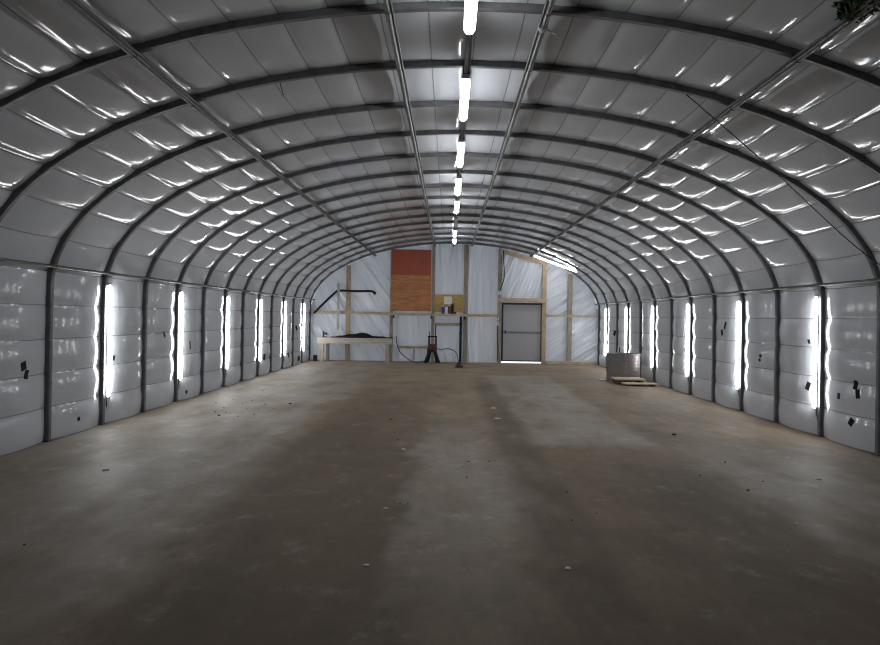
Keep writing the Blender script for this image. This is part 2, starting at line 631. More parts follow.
rib_label = {
    -3: 'dark curved steel arch rib just cutting the upper picture corners, nearest of all',
    -2: 'large dark steel arch rib crossing the picture top above the nearest ceiling light',
    -1: 'dark steel arch rib passing between the first two ceiling lights, feet out of view',
}
for k, y in ribs_y.items():
    if k >= 0:
        if k == 12:
            lab = 'dark steel arch rib standing against the wooden end wall'
        else:
            lab = 'dark steel arch rib, %s from the camera among those showing both feet' % ORD[k]
            if k > 5:
                lab = 'dark steel arch rib, %s in front of the end wall one' % ORD[11 - k]
    else:
        lab = rib_label[k]
    t = thing('arch_rib', (0, y, 0), lab, 'arch rib', 'steel arch ribs of the tunnel')
    bm = BM(); add_sweep(bm, y, -0.034, 0.026, 0.030, 0.0, GIRTH, 150)
    obj('tube', bm, STEEL, t, True, 40)
    for sx in (-1, 1):
        bm = BM()
        xx = sx * HALF
        add_box(bm, xx - 0.055, xx + 0.045, y - 0.055, y + 0.055, 0, 0.012, 0.003)
        obj('foot_plate', bm, CLAMP, t)
    # splice sleeves where the straight leg meets the bow
    for s0 in (1.62, GIRTH - 1.86):
        bm = BM(); add_sweep(bm, y, -0.038, 0.028, 0.034, s0, s0 + 0.24, 6)
        obj('splice_sleeve', bm, STEEL, t, True, 40)


# ------------------------------------------------------------------ purlins along the tunnel
def purlin(name, x, zdrop, r, label, second=True, sx=0, z=None, inwall=False):
    if z is None: z = arch_z(x) - zdrop
    y0, y1 = YFRONT + 0.1, YEND - 0.06
    t = thing(name, (x, 6.0, z), label, 'pipe', 'long pipes clamped along the arches')
    obj('pipe', tube([(x, y0, z), (x, y1, z)], r, 14), PIPE, t, True, 60)
    if second:
        ang = math.copysign(0.9, x)
        obj('side_conduit', tube([(x - math.copysign(0.034, x), y0, z - 0.008 + 0.02), (x - math.copysign(0.034, x), y1, z + 0.012)], r * 0.55, 10), CONDUIT, t, True, 60)
    for k, y in ribs_y.items():
        bm = BM()
        add_tube(bm, [(x, y - 0.075, z), (x, y + 0.075, z)], r * 1.22, 14)
        if inwall:
            s_ = math.copysign(1, x)
            add_box(bm, min(x, x + s_ * 0.074), max(x, x + s_ * 0.074), y - 0.034, y + 0.034, z - 0.02, z + 0.02, 0.004)
        else:
            add_box(bm, x - 0.022, x + 0.022, y - 0.034, y + 0.034, z - 0.005, z + zdrop - 0.035, 0.004)
        obj('clamp', bm, CLAMP, t, True, 40)
    return t


purlin('purlin_pipe', -0.70, 0.065, 0.021, 'steel pipe with couplings along the ceiling just left of the ceiling lights')
purlin('purlin_pipe', 0.55, 0.065, 0.021, 'steel pipe with couplings along the ceiling just right of the ceiling lights')
purlin('purlin_pipe', -2.67, 0.082, 0.024, 'steel pipe running along the left shoulder of the arched ceiling')
purlin('purlin_pipe', 2.50, 0.082, 0.024, 'steel pipe running along the right shoulder of the ceiling, carrying the green bundle')
purlin('rail_pipe', -4.665, 0.0, 0.017, 'thin steel rail pipe along the left wall just above the upright lights', False, z=2.0, inwall=True)
purlin('rail_pipe', 4.665, 0.0, 0.017, 'thin steel rail pipe along the right wall just above the upright lights', False, z=2.0, inwall=True)

# ridge conduit that carries the ceiling lights
RX, RZ = -0.06, 3.865
t = thing('ridge_conduit', (RX, 6, RZ), 'dark conduit along the ridge that carries the row of ceiling lights', 'conduit')
obj('pipe', tube([(RX, 3.2, RZ), (RX, YEND - 0.06, RZ)], 0.019, 12), CONDUIT, t, True, 60)
obj('cable', tube([(RX + 0.03, 3.2, RZ + 0.012), (RX + 0.03, YEND - 0.06, RZ + 0.012)], 0.008, 8), CONDUIT, t, True, 60)
for k, y in ribs_y.items():
    if y > 3.3:
        obj('strap', box(RX - 0.03, RX + 0.045, y - 0.022, y + 0.022, RZ - 0.024, RZ + 0.05, 0.004), CLAMP, t)


# ------------------------------------------------------------------ tube lights
def light(length, glow, rad):
    """one fixture along +Z, facing -Y, centred on the origin: housing, diffuser, two end caps"""
    bmh = BM(); add_box(bmh, -0.040, 0.040, 0.0, 0.030, -length / 2, length / 2, 0.006)
    bmd = BM()
    n, m = 10, 8
    rings = []
    L2 = length / 2 - 0.004
    tp_ = 0.07
    zz = [(-L2 + tp_ * q, max(0.2, math.sqrt(1 - (1 - q) ** 2))) for q in (0, 0.05, 0.15, 0.3, 0.5, 0.75, 1.0)]
    zz += [(-z, f) for z, f in zz[::-1]]
    for z, f in zz:
        ring = []
        for i in range(n + 1):
            th = PI * i / n
            ring.append(bmd.verts.new((rad * f * math.cos(th), -rad * f * math.sin(th) - 0.001, z)))
        rings.append(ring)
    for a, c in zip(rings, rings[1:]):
        for i in range(n):
            bmd.faces.new((a[i], a[i + 1], c[i + 1], c[i]))
        bmd.faces.new((a[0], c[0], c[n], a[n]))
    bmd.faces.new(rings[0]); bmd.faces.new(rings[-1])
    return bmh, bmd


def fixture(M, length, glow, label, group, clip=None, cable=None, rad=0.045):
    t = thing('tube_light', M.translation, label, 'light', group)
    bmh, bmd = light(length, glow, rad)
    parts = [('housing', bmh, HOUSING), ('diffuser', bmd, GLOW if glow else UNLIT)]
    for sg in (-1, 1):
        bm = BM()
        zc = sg * (length / 2 + 0.011)
        add_box(bm, -0.036, 0.036, -0.012, 0.029, zc - 0.012, zc + 0.012, 0.005)
        parts.append(('end_cap', bm, CAPM))
    if clip:
        for zc in (-length * 0.36, length * 0.36):
            bm = BM(); add_box(bm, -0.012, 0.012, 0.028, 0.03 + clip, zc - 0.012, zc + 0.012)
            parts.append(('bracket', bm, CLAMP))
    if cable:
        bm = BM()
        zb = -length / 2 - 0.02
        add_tube(bm, bez([(0, 0.02, zb), (0.004, 0.02, zb - 0.05), (0.02, 0.024, zb - 0.09), (0.028, 0.03, zb - 0.16)], 6), 0.006, 8)
        parts.append(('cable', bm, BLACK))
    for nm, bm, mm in parts:
        bmesh.ops.transform(bm, matrix=M, verts=bm.verts)
        obj(nm, bm, mm, t, True, 40)
    return t


def frame(pos, zax, face):
    """matrix with +Z along zax and -Y towards face"""
    z = Vector(zax).normalized()
    y = -Vector(face); y = (y - z * y.dot(z)).normalized()
    x = y.cross(z)
    return Matrix((( x.x, y.x, z.x, pos[0]), (x.y, y.y, z.y, pos[1]), (x.z, y.z, z.z, pos[2]), (0, 0, 0, 1)))


WL = ['nearest of its six', 'second of six from the camera', 'third of six from the camera', 'fourth of six from the camera', 'fifth of six from the camera', 'last of six, beside the end wall', 'just outside the picture before the nearest', 'well outside the picture, level with the camera']
for side, nm in ((-1, 'left'), (1, 'right')):
    for i, k in enumerate((1, 3, 5, 7, 9, 11)):
        y = ribs_y[k] + 0.075
        fixture(frame((side * 4.733, y, 1.105), (0, 0, 1), (-side, 0, 0)), 1.5, True,
                'glowing upright tube light on the %s wall, %s' % (nm, WL[i]), 'upright lights on the walls', 0.012, True, 0.030)

CL = [(3.92, 5.22, 1), (6.17, 7.5, 1), (8.42, 9.8, 1), (10.66, 12.05, 1), (12.75, 14.15, 1), (14.95, 16.3, 0), (17.1, 18.3, 1), (18.95, 19.95, 1)]
CLL = ['glowing ceiling light cut off by the top of the picture', 'glowing ceiling light, second of the ridge row from the camera',
       'glowing ceiling light, third of the ridge row from the camera', 'glowing ceiling light, fourth of the ridge row from the camera',
       'glowing ceiling light, fifth of the ridge row, before the dark gap', 'unlit grey ceiling light in the dark gap of the ridge row',
       'glowing ceiling light, first beyond the dark gap of the ridge row', 'glowing ceiling light at the far end of the ridge row by the end wall']
for (a, c, on), lb in zip(CL, CLL):
    fixture(frame((RX, (a + c) / 2, 3.782), (0, 1, 0), (0, 0, -1)), c - a - 0.05, on, lb, 'ceiling lights along the ridge', 0.025)

# the slanting light under the right shoulder by the end wall
p0, p1 = at(534, 255.5, 20.85), at(577, 271.5, 20.85)
fixture(frame((p0 + p1) / 2, p1 - p0, (-0.5, -0.35, -0.8)), (p1 - p0).length, True,
        'glowing slanting tube light under the ceiling above the right end of the end wall', 'wall light by the end wall', 0.03, None, 0.034)

# ------------------------------------------------------------------ end wall framing
YS0, YS1 = 21.555, 21.685    # studs stand in front of the sheet


def post(x0, x1, ztop, label, m=GREYWOOD, y0=YS0, y1=YS1, z0=0.0):
    xm = at((x0 + x1) / 2, 330, y0).x
    wd = (x1 - x0) * y0 / FOC
    zt = min(ztop if ztop else 9, min(arch_z(min(HALF, abs(xm - wd / 2))), arch_z(min(HALF, abs(xm + wd / 2)))) - 0.035)
    o = obj('wall_post', box(xm - wd / 2, xm + wd / 2, y0, y1, z0, zt, 0.004), m)
    return tag(o, label, 'post', 'timber posts of the end wall')


post(345.5, 349.5, None, 'pale wooden post rising behind the workbench', PINE)
post(389.5, 392.5, None, 'narrow brown post along the left edge of the plywood panel', GREYWOOD)
post(431.2, 434.2, None, 'narrow brown post along the right edge of the plywood panel', GREYWOOD)
post(463.0, 467.5, None, 'greyish wooden post right of the shelf with the cans', GREYWOOD)
post(497.5, 501.0, None, 'wooden post on the left side of the door, under the diagonal board', GREYWOOD)
post(541.8, 546.0, None, 'wooden post on the right side of the door', PINE)
post(567.5, 572.0, None, 'wooden post standing between the door and the right wall', GREYWOOD)


def rail(px0, px1, py0, py1, label, m=PINE_H, y0=None, y1=None, dy=0.05):
    y1 = y1 or YS0
    y0 = y0 or (y1 - dy)
    a, c = at(px0, (py0 + py1) / 2, y0), at(px1, (py0 + py1) / 2, y0)
    h = (py1 - py0) * y0 / FOC
    z = (a.z + c.z) / 2
    o = obj('wall_rail', box(a.x, c.x, y0, y1 - 0.002, z - h / 2, z + h / 2, 0.004), m)
    return tag(o, label, 'rail', 'timber rails of the end wall')


rail(313, 392, 311.3, 314.2, 'thin pale rail crossing the end wall above the workbench')
rail(468, 498, 314.2, 317.0, 'short pale rail between the shelf and the door')
rail(546, 598.5, 315.0, 317.3, 'pale rail from the door post to the right wall')
rail(434.5, 463.2, 323.0, 325.8, 'short pale rail just under the shelf with the cans')
rail(397, 430, 346.0, 348.6, 'low reddish rail on the end wall beside the upright red pump')
rail(497.5, 547, 298.3, 302.6, 'wooden header board across the top of the door', PINE_H)
rail(393, 500, 361.9, 363.8, 'bottom board on the floor along the middle of the end wall', PINE_H, 21.45, 21.552)
rail(547, 598, 361.6, 365.3, 'bottom board on the floor from the door to the right wall', PINE_H, 21.42, 21.552)

# diagonal board under the arch over the door
a, c = at(501, 250.5, 21.5), at(547, 262.8, 21.5)
dv = (c - a); L_ = dv.length; ang = -math.atan2(dv.z, dv.x)
bm = BM(); add_box(bm, -L_ / 2, L_ / 2, -0.025, 0.02, -0.085, 0.055, 0.004)
bmesh.ops.transform(bm, matrix=Matrix.Translation((a + c) / 2 + Vector((0, 0.02, 0))) @ Matrix.Rotation(ang, 4, 'Y'), verts=bm.verts)
tag(obj('sloping_board', bm, PINE_H), 'sloping wooden board under the arch above the door', 'board')


def panel(name, px0, px1, py0, py1, y0, y1, m, label, cat, parent=None):
    a, c = at(px0, (py0 + py1) / 2, y0), at(px1, (py0 + py1) / 2, y0)
    b_, d_ = at((px0 + px1) / 2, py1, y0), at((px0 + px1) / 2, py0, y0)
    o = obj(name, box(a.x, c.x, y0, y1, b_.z, d_.z, 0.002), m, parent)
    if label and parent is None: tag(o, label, cat)
    return o


pt = thing('plywood_sheathing', at(411, 311, 21.54), 'tall plywood panel, red-brown above and bare orange wood below', 'plywood')
o = panel('upper_sheet', 391.5, 431.2, 249.5, 275.2, 21.53, 21.55, REDPAINT, None, None, pt); o['label'] = 'red-brown painted upper sheet'
o = panel('lower_sheet', 391.5, 431.2, 275.2, 311.0, 21.53, 21.55, PLYWOOD, None, None, pt); o['label'] = 'bare orange plywood lower sheet'
panel('yellow_board', 434.4, 463.0, 294.5, 312.0, 21.53, 21.55, OSB, 'small yellow plywood board behind the shelf with the cans', 'board')
panel('paper_notice', 444.0, 452.0, 296.5, 304.2, 21.523, 21.528, PAPER, 'blank pale paper sheet fixed to the small yellow board', 'paper')

# shelf under the plywood
sa, sb = at(392, 313.5, 21.4), at(470, 313.5, 21.4)
sz = (sa.z + sb.z) / 2 - 0.02
t = thing('wall_shelf', ((sa.x + sb.x) / 2, 21.4, sz), 'long wooden shelf board under the plywood panel, holding the cans', 'shelf')
obj('board', box(sa.x, sb.x, 21.28, 21.528, sz - 0.02, sz + 0.02, 0.004), PINE_H, t)
obj('front_edge', box(sa.x, sb.x, 21.258, 21.28, sz - 0.06, sz + 0.02, 0.004), PINE_H, t)
for px in (393.5, 431, 464.5):
    xm = at(px, 318, 21.4).x
    bm = BM()
    vs_ = [(21.28, sz - 0.02), (21.528, sz - 0.02), (21.528, sz - 0.16)]
    l = [bm.verts.new((xm - 0.018, y, z)) for y, z in vs_]; r = [bm.verts.new((xm + 0.018, y, z)) for y, z in vs_]
    bm.faces.new(l); bm.faces.new(r[::-1])
    for i in range(3):
        bm.faces.new((l[i], l[(i + 1) % 3], r[(i + 1) % 3], r[i]))
    o = obj('shelf_bracket', bm, BLACK, t); o['label'] = 'black triangular bracket'


def can(px, h, r, m, label, lidm=WHITEPL, y=21.40):
    p = at(px, 312, y)
    t = thing('can', (p.x, y, sz + 0.02), label, 'can', 'cans on the wall shelf')
    bm = BM()
    rg = add_lathe(bm, [(r * 0.94, 0), (r, 0.006), (r, h * 0.84), (r * 0.9, h * 0.88)], (p.x, y, sz + 0.0205), 20)
    bm.faces.new(rg[0][::-1]); bm.faces.new(rg[-1])
    obj('body', bm, m, t, True, 40)
    bm = BM()
    rg = add_lathe(bm, [(r * 0.7, h * 0.88), (r * 0.7, h * 0.98), (r * 0.62, h)], (p.x, y, sz + 0.0205), 16)
    bm.faces.new(rg[0][::-1]); bm.faces.new(rg[-1])
    obj('lid', bm, lidm, t, True, 40)


can(443.0, 0.27, 0.048, BLUEB, 'blue can with pale lid at the left end of the shelf group')
can(446.3, 0.26, 0.050, WHITEPL, 'white can second from left on the wall shelf', BLUEB)
can(449.4, 0.29, 0.044, MAROON, 'maroon can with pale lid in the middle of the shelf group')
can(452.4, 0.34, 0.045, BLACK, 'tall black can at the right end of the shelf group', BLACK)
tag(obj('small_box', box(at(452.9, 312, 21.34).x, at(456.3, 312, 21.34).x, 21.31, 21.39, sz + 0.0205, sz + 0.09, 0.006), BROWNBOX),
    'small dark box lying beside the tall black can on the shelf', 'box')

# door
dx0, dx1 = DL, DR
dt = bpy.data.objects.new('door_1', None); COL.objects.link(dt); dt.location = ((dx0 + dx1) / 2, 21.66, 0); struct(dt)
dt['label'] = 'dusty grey plastic sheet door in a dark frame, light showing under it'; dt['category'] = 'door'
zb = 0.055
bm = BM()
fw = 0.032
add_box(bm, dx0 - 0.015, dx0 + 0.01 + fw, 21.64, 21.69, zb, DT + 0.02, 0.004)
add_box(bm, dx1 - 0.01 - fw, dx1 + 0.015, 21.64, 21.69, zb, DT + 0.02, 0.004)
add_box(bm, dx0 + 0.01 + fw, dx1 - 0.01 - fw, 21.64, 21.69, DT - 0.01 - fw, DT + 0.02, 0.004)
add_box(bm, dx0 + 0.01 + fw, dx1 - 0.01 - fw, 21.64, 21.69, zb, zb + 0.04, 0.004)
obj('door_frame', bm, DOORFRAME, dt)
obj('door_panel', box(dx0 + 0.01 + fw, dx1 - 0.01 - fw, 21.66, 21.668, zb + 0.04, DT - 0.01 - fw), DOORSKIN, dt)
zr = at(521, 332.5, 21.64).z
obj('middle_rail', box(dx0 + 0.01 + fw, dx1 - 0.01 - fw, 21.645, 21.659, zr - 0.035, zr + 0.035, 0.003), mat('grey_rail', (0.16, 0.16, 0.165), 0.5), dt)
obj('door_handle', box(dx0 + 0.10, dx0 + 0.13, 21.61, 21.64, 0.97, 1.10, 0.006), DOORFRAME, dt)

# electrical things left of the door
p = at(499.2, 293, 21.53)
t = thing('junction_box', (p.x, 21.52, p.z), 'pale electrical box on the post above the left corner of the door', 'electrical box')
obj('body', box(p.x - 0.075, p.x + 0.075, 21.50, 21.553, p.z - 0.08, p.z + 0.08, 0.008), CAPM, t)
for s in (-1, 1):
    obj('outlet_cover', box(p.x + s * 0.034 - 0.024, p.x + s * 0.034 + 0.024, 21.494, 21.502, p.z - 0.06, p.z + 0.06, 0.004), WHITEPL, t)
for py, lb in ((318.5, 'small white switch on the left door post, upper one'), (323.5, 'small white switch on the left door post, lower one')):
    p = at(497.6, py, 21.53)
    t = thing('switch', (p.x, 21.53, p.z), lb, 'switch', 'switches on the door post')
    obj('plate', box(p.x - 0.04, p.x + 0.04, 21.535, 21.5545, p.z - 0.055, p.z + 0.055, 0.005), WHITEPL, t)
    obj('toggle', box(p.x - 0.01, p.x + 0.01, 21.52, 21.536, p.z - 0.02, p.z + 0.02, 0.003), BLACK, t)
cpts = [at(503.5, 250.5, 21.472), at(503.8, 262, 21.472), at(504.3, 276, 21.472), at(502.4, 284, 21.472), at(500.2, 290.5, 21.474)]
tag(obj('power_cord', tube(bez(cpts, 8), 0.016, 8), BLACK, None, True, 60), 'black cord hanging from the arch to the electrical box', 'cord')
cpts = [at(501.0, 255, 21.48), at(502.3, 268, 21.48), at(501.0, 280, 21.48), at(498.4, 290.5, 21.48)]
tag(obj('power_cord', tube(bez(cpts, 8), 0.009, 8), DARKHOSE, None, True, 60), 'thin brown-grey cord hanging just left of the black cord', 'cord')
cpts = [at(497.6, 326, 21.53), at(497.2, 338, 21.53), at(497.9, 350, 21.53), at(497.6, 360, 21.53)]
tag(obj('power_cord', tube(bez(cpts, 8), 0.012, 8), BLACK, None, True, 60), 'black cord running from the switches to the floor', 'cord')

# things hung over the workbench
pp = [at(313.5, 313.5, 21.42), at(325, 302, 21.42), at(335.5, 292.3, 21.42), at(339.5, 290.6, 21.42), at(356, 291.2, 21.42), at(371, 291.2, 21.42), at(375.5, 293.6, 21.42)]
t = thing('bent_pipe', pp[3], 'long black bent pipe hanging on the end wall over the workbench', 'pipe')
obj('pipe', tube(bez(pp[:3] + [pp[3]] + pp[4:], 8), 0.038, 12), BLACK, t, True, 60)
obj('end_collar', tube([pp[-1] - (pp[-1] - pp[-2]) * 0.35, pp[-1] + (pp[-1] - pp[-2]) * 0.05], 0.05, 12), BLACK, t, True, 60)
a, c = at(338.6, 283, 21.36), at(338.2, 330, 21.40)
tag(obj('wooden_stick', box(a.x - 0.042, a.x + 0.042, 21.35, 21.375, c.z, a.z, 0.004), STICK), 'grey wooden stick hanging upright across the black bent pipe', 'stick')

# ------------------------------------------------------------------ workbench
bx0, bx1 = at(317.5, 345, 20.9).x, at(392.0, 345, 20.9).x
by0, by1, bh = 20.88, 21.40, 0.775
t = thing('workbench', ((bx0 + bx1) / 2, by0, 0), 'pale wooden workbench with a deep front board, black things on it', 'workbench')
obj('bench_top', box(bx0, bx1, by0 + 0.03, by1, bh - 0.035, bh, 0.004), BENCHW, t)
obj('front_board', box(bx0, bx1, by0, by0 + 0.032, bh - 0.19, bh + 0.002, 0.004), BENCHW, t)
for x0_, x1_, m_ in ((bx0 + 0.07, bx0 + 0.19, BENCHLEG), (bx1 - 0.215, bx1 - 0.11, BENCHLEG)):
    obj('leg', box(x0_, x1_, by0 + 0.034, by0 + 0.12, 0, bh - 0.036, 0.004), m_, t)
for x0_, x1_ in ((bx0 + 0.20, bx0 + 0.30), (bx1 - 0.11, bx1 - 0.02)):
    obj('leg', box(x0_, x1_, by1 - 0.09, by1 - 0.01, 0, bh - 0.036, 0.004), GREYWOOD, t)
obj('side_brace', box(bx0 + 0.09, bx0 + 0.13, by0 + 0.121, by1 - 0.092, bh - 0.17, bh - 0.04, 0.004), BENCHLEG, t)
obj('side_brace', box(bx1 - 0.17, bx1 - 0.13, by0 + 0.121, by1 - 0.092, bh - 0.17, bh - 0.04, 0.004), BENCHLEG, t)

# vise
vx = at(324.5, 337, 20.98).x
t = thing('bench_vise', (vx, 20.98, bh), 'small black vise on the left end of the workbench', 'vise')
obj('base', box(vx - 0.07, vx + 0.07, 20.93, 21.06, bh + 0.0005, bh + 0.03, 0.008), BLACK, t)
bm = BM(); add_box(bm, vx - 0.055, vx - 0.015, 20.94, 21.05, bh + 0.03, bh + 0.20, 0.008); obj('fixed_jaw', bm, BLACK, t)
bm = BM(); add_box(bm, vx + 0.03, vx + 0.07, 20.95, 21.04, bh + 0.09, bh + 0.17, 0.008)
add_tube(bm, [(vx - 0.02, 20.99, bh + 0.12), (vx + 0.13, 20.99, bh + 0.10)], 0.014, 10)
obj('moving_jaw', bm, BLACK, t, True, 40)

# crumpled black cover lying along the bench, with a hump
hx0, hx1 = at(333, 337, 21.0).x, at(388.5, 337, 21.0).x
bm = BM()
n, m_ = 70, 14
top, bot = [], []
for i in range(n + 1):
    u = i / n
    x = hx0 + (hx1 - hx0) * u
    hump = 0.115 * math.exp(-((u - 0.50) / 0.12) ** 2) + 0.055 * math.exp(-((u - 0.28) / 0.10) ** 2) + 0.04 * math.exp(-((u - 0.62) / 0.06) ** 2)
    rt, rb = [], []
    for j in range(m_ + 1):
        v = j / m_
        y = 20.94 + 0.36 * v + 0.02 * noise.noise(Vector((x * 3, 0, 4)))
        e = math.sin(PI * min(max(v, 0), 1)) ** 0.5 * min(1, 12 * u, 12 * (1 - u))
        h = 0.006 + e * (0.052 + hump + 0.02 * noise.noise(Vector((x * 6, y * 8, 1))))
        rt.append(bm.verts.new((x, y, bh + max(0.006, h))))
        rb.append(bm.verts.new((x, y, bh + 0.001)))
    top.append(rt); bot.append(rb)
for i in range(n):
    for j in range(m_):
        bm.faces.new((top[i][j], top[i + 1][j], top[i + 1][j + 1], top[i][j + 1]))
        bm.faces.new((bot[i][j], bot[i][j + 1], bot[i + 1][j + 1], bot[i + 1][j]))
    bm.faces.new((top[i][0], bot[i][0], bot[i + 1][0], top[i + 1][0]))
    bm.faces.new((top[i][m_], top[i + 1][m_], bot[i + 1][m_], bot[i][m_]))
bm.faces.new([top[0][j] for j in range(m_ + 1)] + [bot[0][j] for j in range(m_, -1, -1)])
bm.faces.new([top[n][j] for j in range(m_, -1, -1)] + [bot[n][j] for j in range(m_ + 1)])
tag(obj('cloth_cover', bm, BLACKCLOTH, None, True, 60), 'crumpled black cover with a hump lying along the workbench', 'cover')
a, c = at(331, 335.5, 20.93), at(393.5, 336.6, 20.93)
tag(obj('black_bar', tube([(a.x, 20.902, bh + 0.021), (c.x, 20.902, bh + 0.021)], 0.018, 10), BLACK, None, True, 60),
    'thin black bar along the front edge of the workbench, sticking out right', 'bar')

p = at(315.5, 359, 21.2)
tag(obj('dark_block', box(p.x - 0.07, p.x + 0.05, 21.13, 21.27, 0, 0.19, 0.02), BLACK), 'small black block on the floor at the left foot of the workbench', 'block')

# ------------------------------------------------------------------ red pump on splayed black legs with hoses
px_ = at(432.3, 355, 21.2).x; py_ = 21.15
t = thing('floor_pump', (px_, py_, 0), 'upright red and black floor pump on splayed black legs under the shelf', 'pump')
bm = BM()
for i, (sx, sy) in enumerate(((-1, -0.6), (1, -0.6), (0.7, 0.9), (-0.7, 0.9))):
    bm = BM()
    add_tube(bm, [(px_ + sx * 0.08, py_ + sy * 0.05, 0.44), (px_ + sx * 0.22, py_ + sy * 0.13, 0.012)], [0.036, 0.052], 8)
    add_box(bm, px_ + sx * 0.22 - 0.05, px_ + sx * 0.22 + 0.05, py_ + sy * 0.13 - 0.03, py_ + sy * 0.13 + 0.03, 0, 0.025, 0.004)
    o = obj('leg', bm, BLACK, t, True, 40)
bm = BM()
rg = add_lathe(bm, [(0.06, 0.36), (0.135, 0.38), (0.15, 0.42), (0.15, 0.56), (0.13, 0.60), (0.06, 0.62)], (px_, py_, 0), 24)
bm.faces.new(rg[0][::-1]); bm.faces.new(rg[-1])
o = obj('pump_body', bm, RED, t, True, 40); o['label'] = 'worn red round pump body'
for s in (-1, 1):
    o = obj('side_column', tube([(px_ + s * 0.115, py_, 0.56), (px_ + s * 0.11, py_, 0.84)], 0.034, 10), RED, t, True, 40)
    o['label'] = 'red side column'
obj('top_bar', box(px_ - 0.15, px_ + 0.15, py_ - 0.03, py_ + 0.03, 0.83, 0.88, 0.006), BLACK, t)
obj('handle', tube([(px_ + 0.09, py_, 0.86), (px_ + 0.10, py_, 1.24)], 0.016, 8), BLACK, t, True, 40)
obj('gauge_post', tube([(px_ - 0.09, py_, 0.86), (px_ - 0.10, py_, 1.02)], 0.013, 8), BLACK, t, True, 40)

hp = [(px_ + 0.153, py_ - 0.02, 0.47), at(440.5, 349.8, 21.12), at(446, 348.8, 21.12), at(452, 349.6, 21.12), at(456.5, 353.5, 21.12)]
e_ = at(458.5, 359, 21.12)
hp += [(e_.x, 21.12, 0.06), (e_.x + 0.07, 21.05, 0.017), (e_.x + 0.25, 20.98, 0.017)]
tag(obj('air_hose', tube(bez(hp, 8), 0.015, 8), BLUEHOSE, None, True, 60), 'blue hose arching from the red pump down to the floor', 'hose')
hp = [at(396, 336, 21.2), at(397, 344, 21.2), at(400, 352, 21.2), at(406, 357.5, 21.15)]
hp = [Vector(h) for h in hp] + [Vector((at(412, 358, 21.1).x, 21.1, 0.04)), Vector((at(420, 358, 21.05).x, 21.05, 0.03)), Vector((at(426, 358, 21.0).x, 21.02, 0.12)), Vector((px_ - 0.15, py_ - 0.03, 0.45))]
tag(obj('drain_hose', tube(bez(hp, 8), 0.014, 8), DARKHOSE, None, True, 60), 'thin dark hose looping along the foot of the end wall to the red pump', 'hose')
xm = at(460.5, 340, 21.42).x
t = thing('drain_pipe', (xm, 21.42, 0), 'black upright pipe from the shelf down to the floor beside the blue hose', 'pipe')
obj('pipe', tube([(xm, 21.42, 0.0), (xm, 21.42, sz - 0.065)], 0.042, 14), BLACK, t, True, 60)
obj('collar', tube([(xm, 21.42, 0.92), (xm, 21.42, 1.02)], 0.05, 14), BLACK, t, True, 60)
p = at(414, 355, 21.5)
tag(obj('wall_stub', box(p.x - 0.02, p.x + 0.02, 21.50, 21.545, 0.05, at(414, 348.6, 21.5).z, 0.003), GREYWOOD), 'short upright stub under the low reddish rail', 'stub')

p = at(459, 368, 19.4)
t = thing('floor_block', (p.x, 19.4, 0), 'small dark brown block on the floor in front of the black pipe', 'block')
obj('block', box(p.x - 0.115, p.x + 0.115, 19.28, 19.52, 0, 0.06, 0.008), BROWNBOX, t)
obj('knob', box(p.x - 0.07, p.x + 0.06, 19.33, 19.46, 0.06, 0.16, 0.015), BROWNBOX, t)

# ------------------------------------------------------------------ steel ring and boards by the right wall
tc_ = Vector((at(623.2, 366, 16.05).x, 16.05, 0))
R_ = 0.40; H_ = 0.665
t = thing('steel_tank', tc_, 'round galvanised steel tank standing by the right wall', 'tank')
bm = BM()
pr = [(R_, 0.0)]
nz_ = 60
for i in range(1, nz_):
    z = H_ * i / nz_
    pr.append((R_ + 0.0015 * math.sin(i * 2 * PI / 7.5), z))
pr += [(R_, H_ - 0.012), (R_ - 0.014, H_ - 0.012), (R_ - 0.016, 0.03)]
rg = add_lathe(bm, pr, tc_, 64)
bm.faces.new(rg[-1])
obj('shell', bm, GALV, t, True, 50)
bm = BM()
nn = 64
ring = [(tc_.x + (R_ + 0.002) * math.cos(2 * PI * i / nn), tc_.y + (R_ + 0.002) * math.sin(2 * PI * i / nn), H_ - 0.004) for i in range(nn + 1)]
add_tube(bm, ring, 0.013, 8)
obj('rim', bm, STEEL, t, True, 60)
obj('seam_strip', box(tc_.x - 0.003, tc_.x + 0.03, tc_.y - R_ - 0.014, tc_.y - R_ + 0.004, 0.02, H_ - 0.03, 0.002), GALV, t)

# raised board on dark blocks
a, c = at(612, 377.2, 15.45), at(641, 379.3, 15.45)
t = thing('skid_board', ((a.x + c.x) / 2, 15.35, 0), 'pale board raised on dark blocks at the foot of the steel tank', 'board')
obj('board', box(a.x, c.x, 15.06, 15.60, 0.10, 0.13, 0.003), SKIDW, t)
for fx in (0.06, 0.45, 0.84):
    xx = a.x + (c.x - a.x) * fx
    obj('block', box(xx, xx + 0.07, 15.08, 15.58, 0.0, 0.10, 0.004), BROWNBOX, t)
a, c = at(622, 383.5, 14.95), at(656.0, 384.0, 14.95)
t = thing('plywood_offcut', ((a.x + c.x) / 2, 14.9, 0), 'long pale plywood piece on the floor in front of the raised board', 'board')
bm = BM()
for (x0_, x1_) in ((a.x, c.x),):
    add_box(bm, x0_, x1_, 14.74, 15.04, 0.035, 0.062, 0.003)
obj('sheet', bm, SKIDW, t)
for fx in (0.08, 0.80):
    xx = a.x + (c.x - a.x) * fx
    obj('runner', box(xx, xx + 0.09, 14.78, 15.02, 0, 0.035, 0.003), BROWNBOX, t)

# ------------------------------------------------------------------ tape patches on the lining
def s_at_z(side, z):
    lo, hi = 0.0, GIRTH / 2
    for _ in range(50):
        m = (lo + hi) / 2
        if prof(m)[1] < z: lo = m
        else: hi = m
    return lo if side < 0 else GIRTH - lo


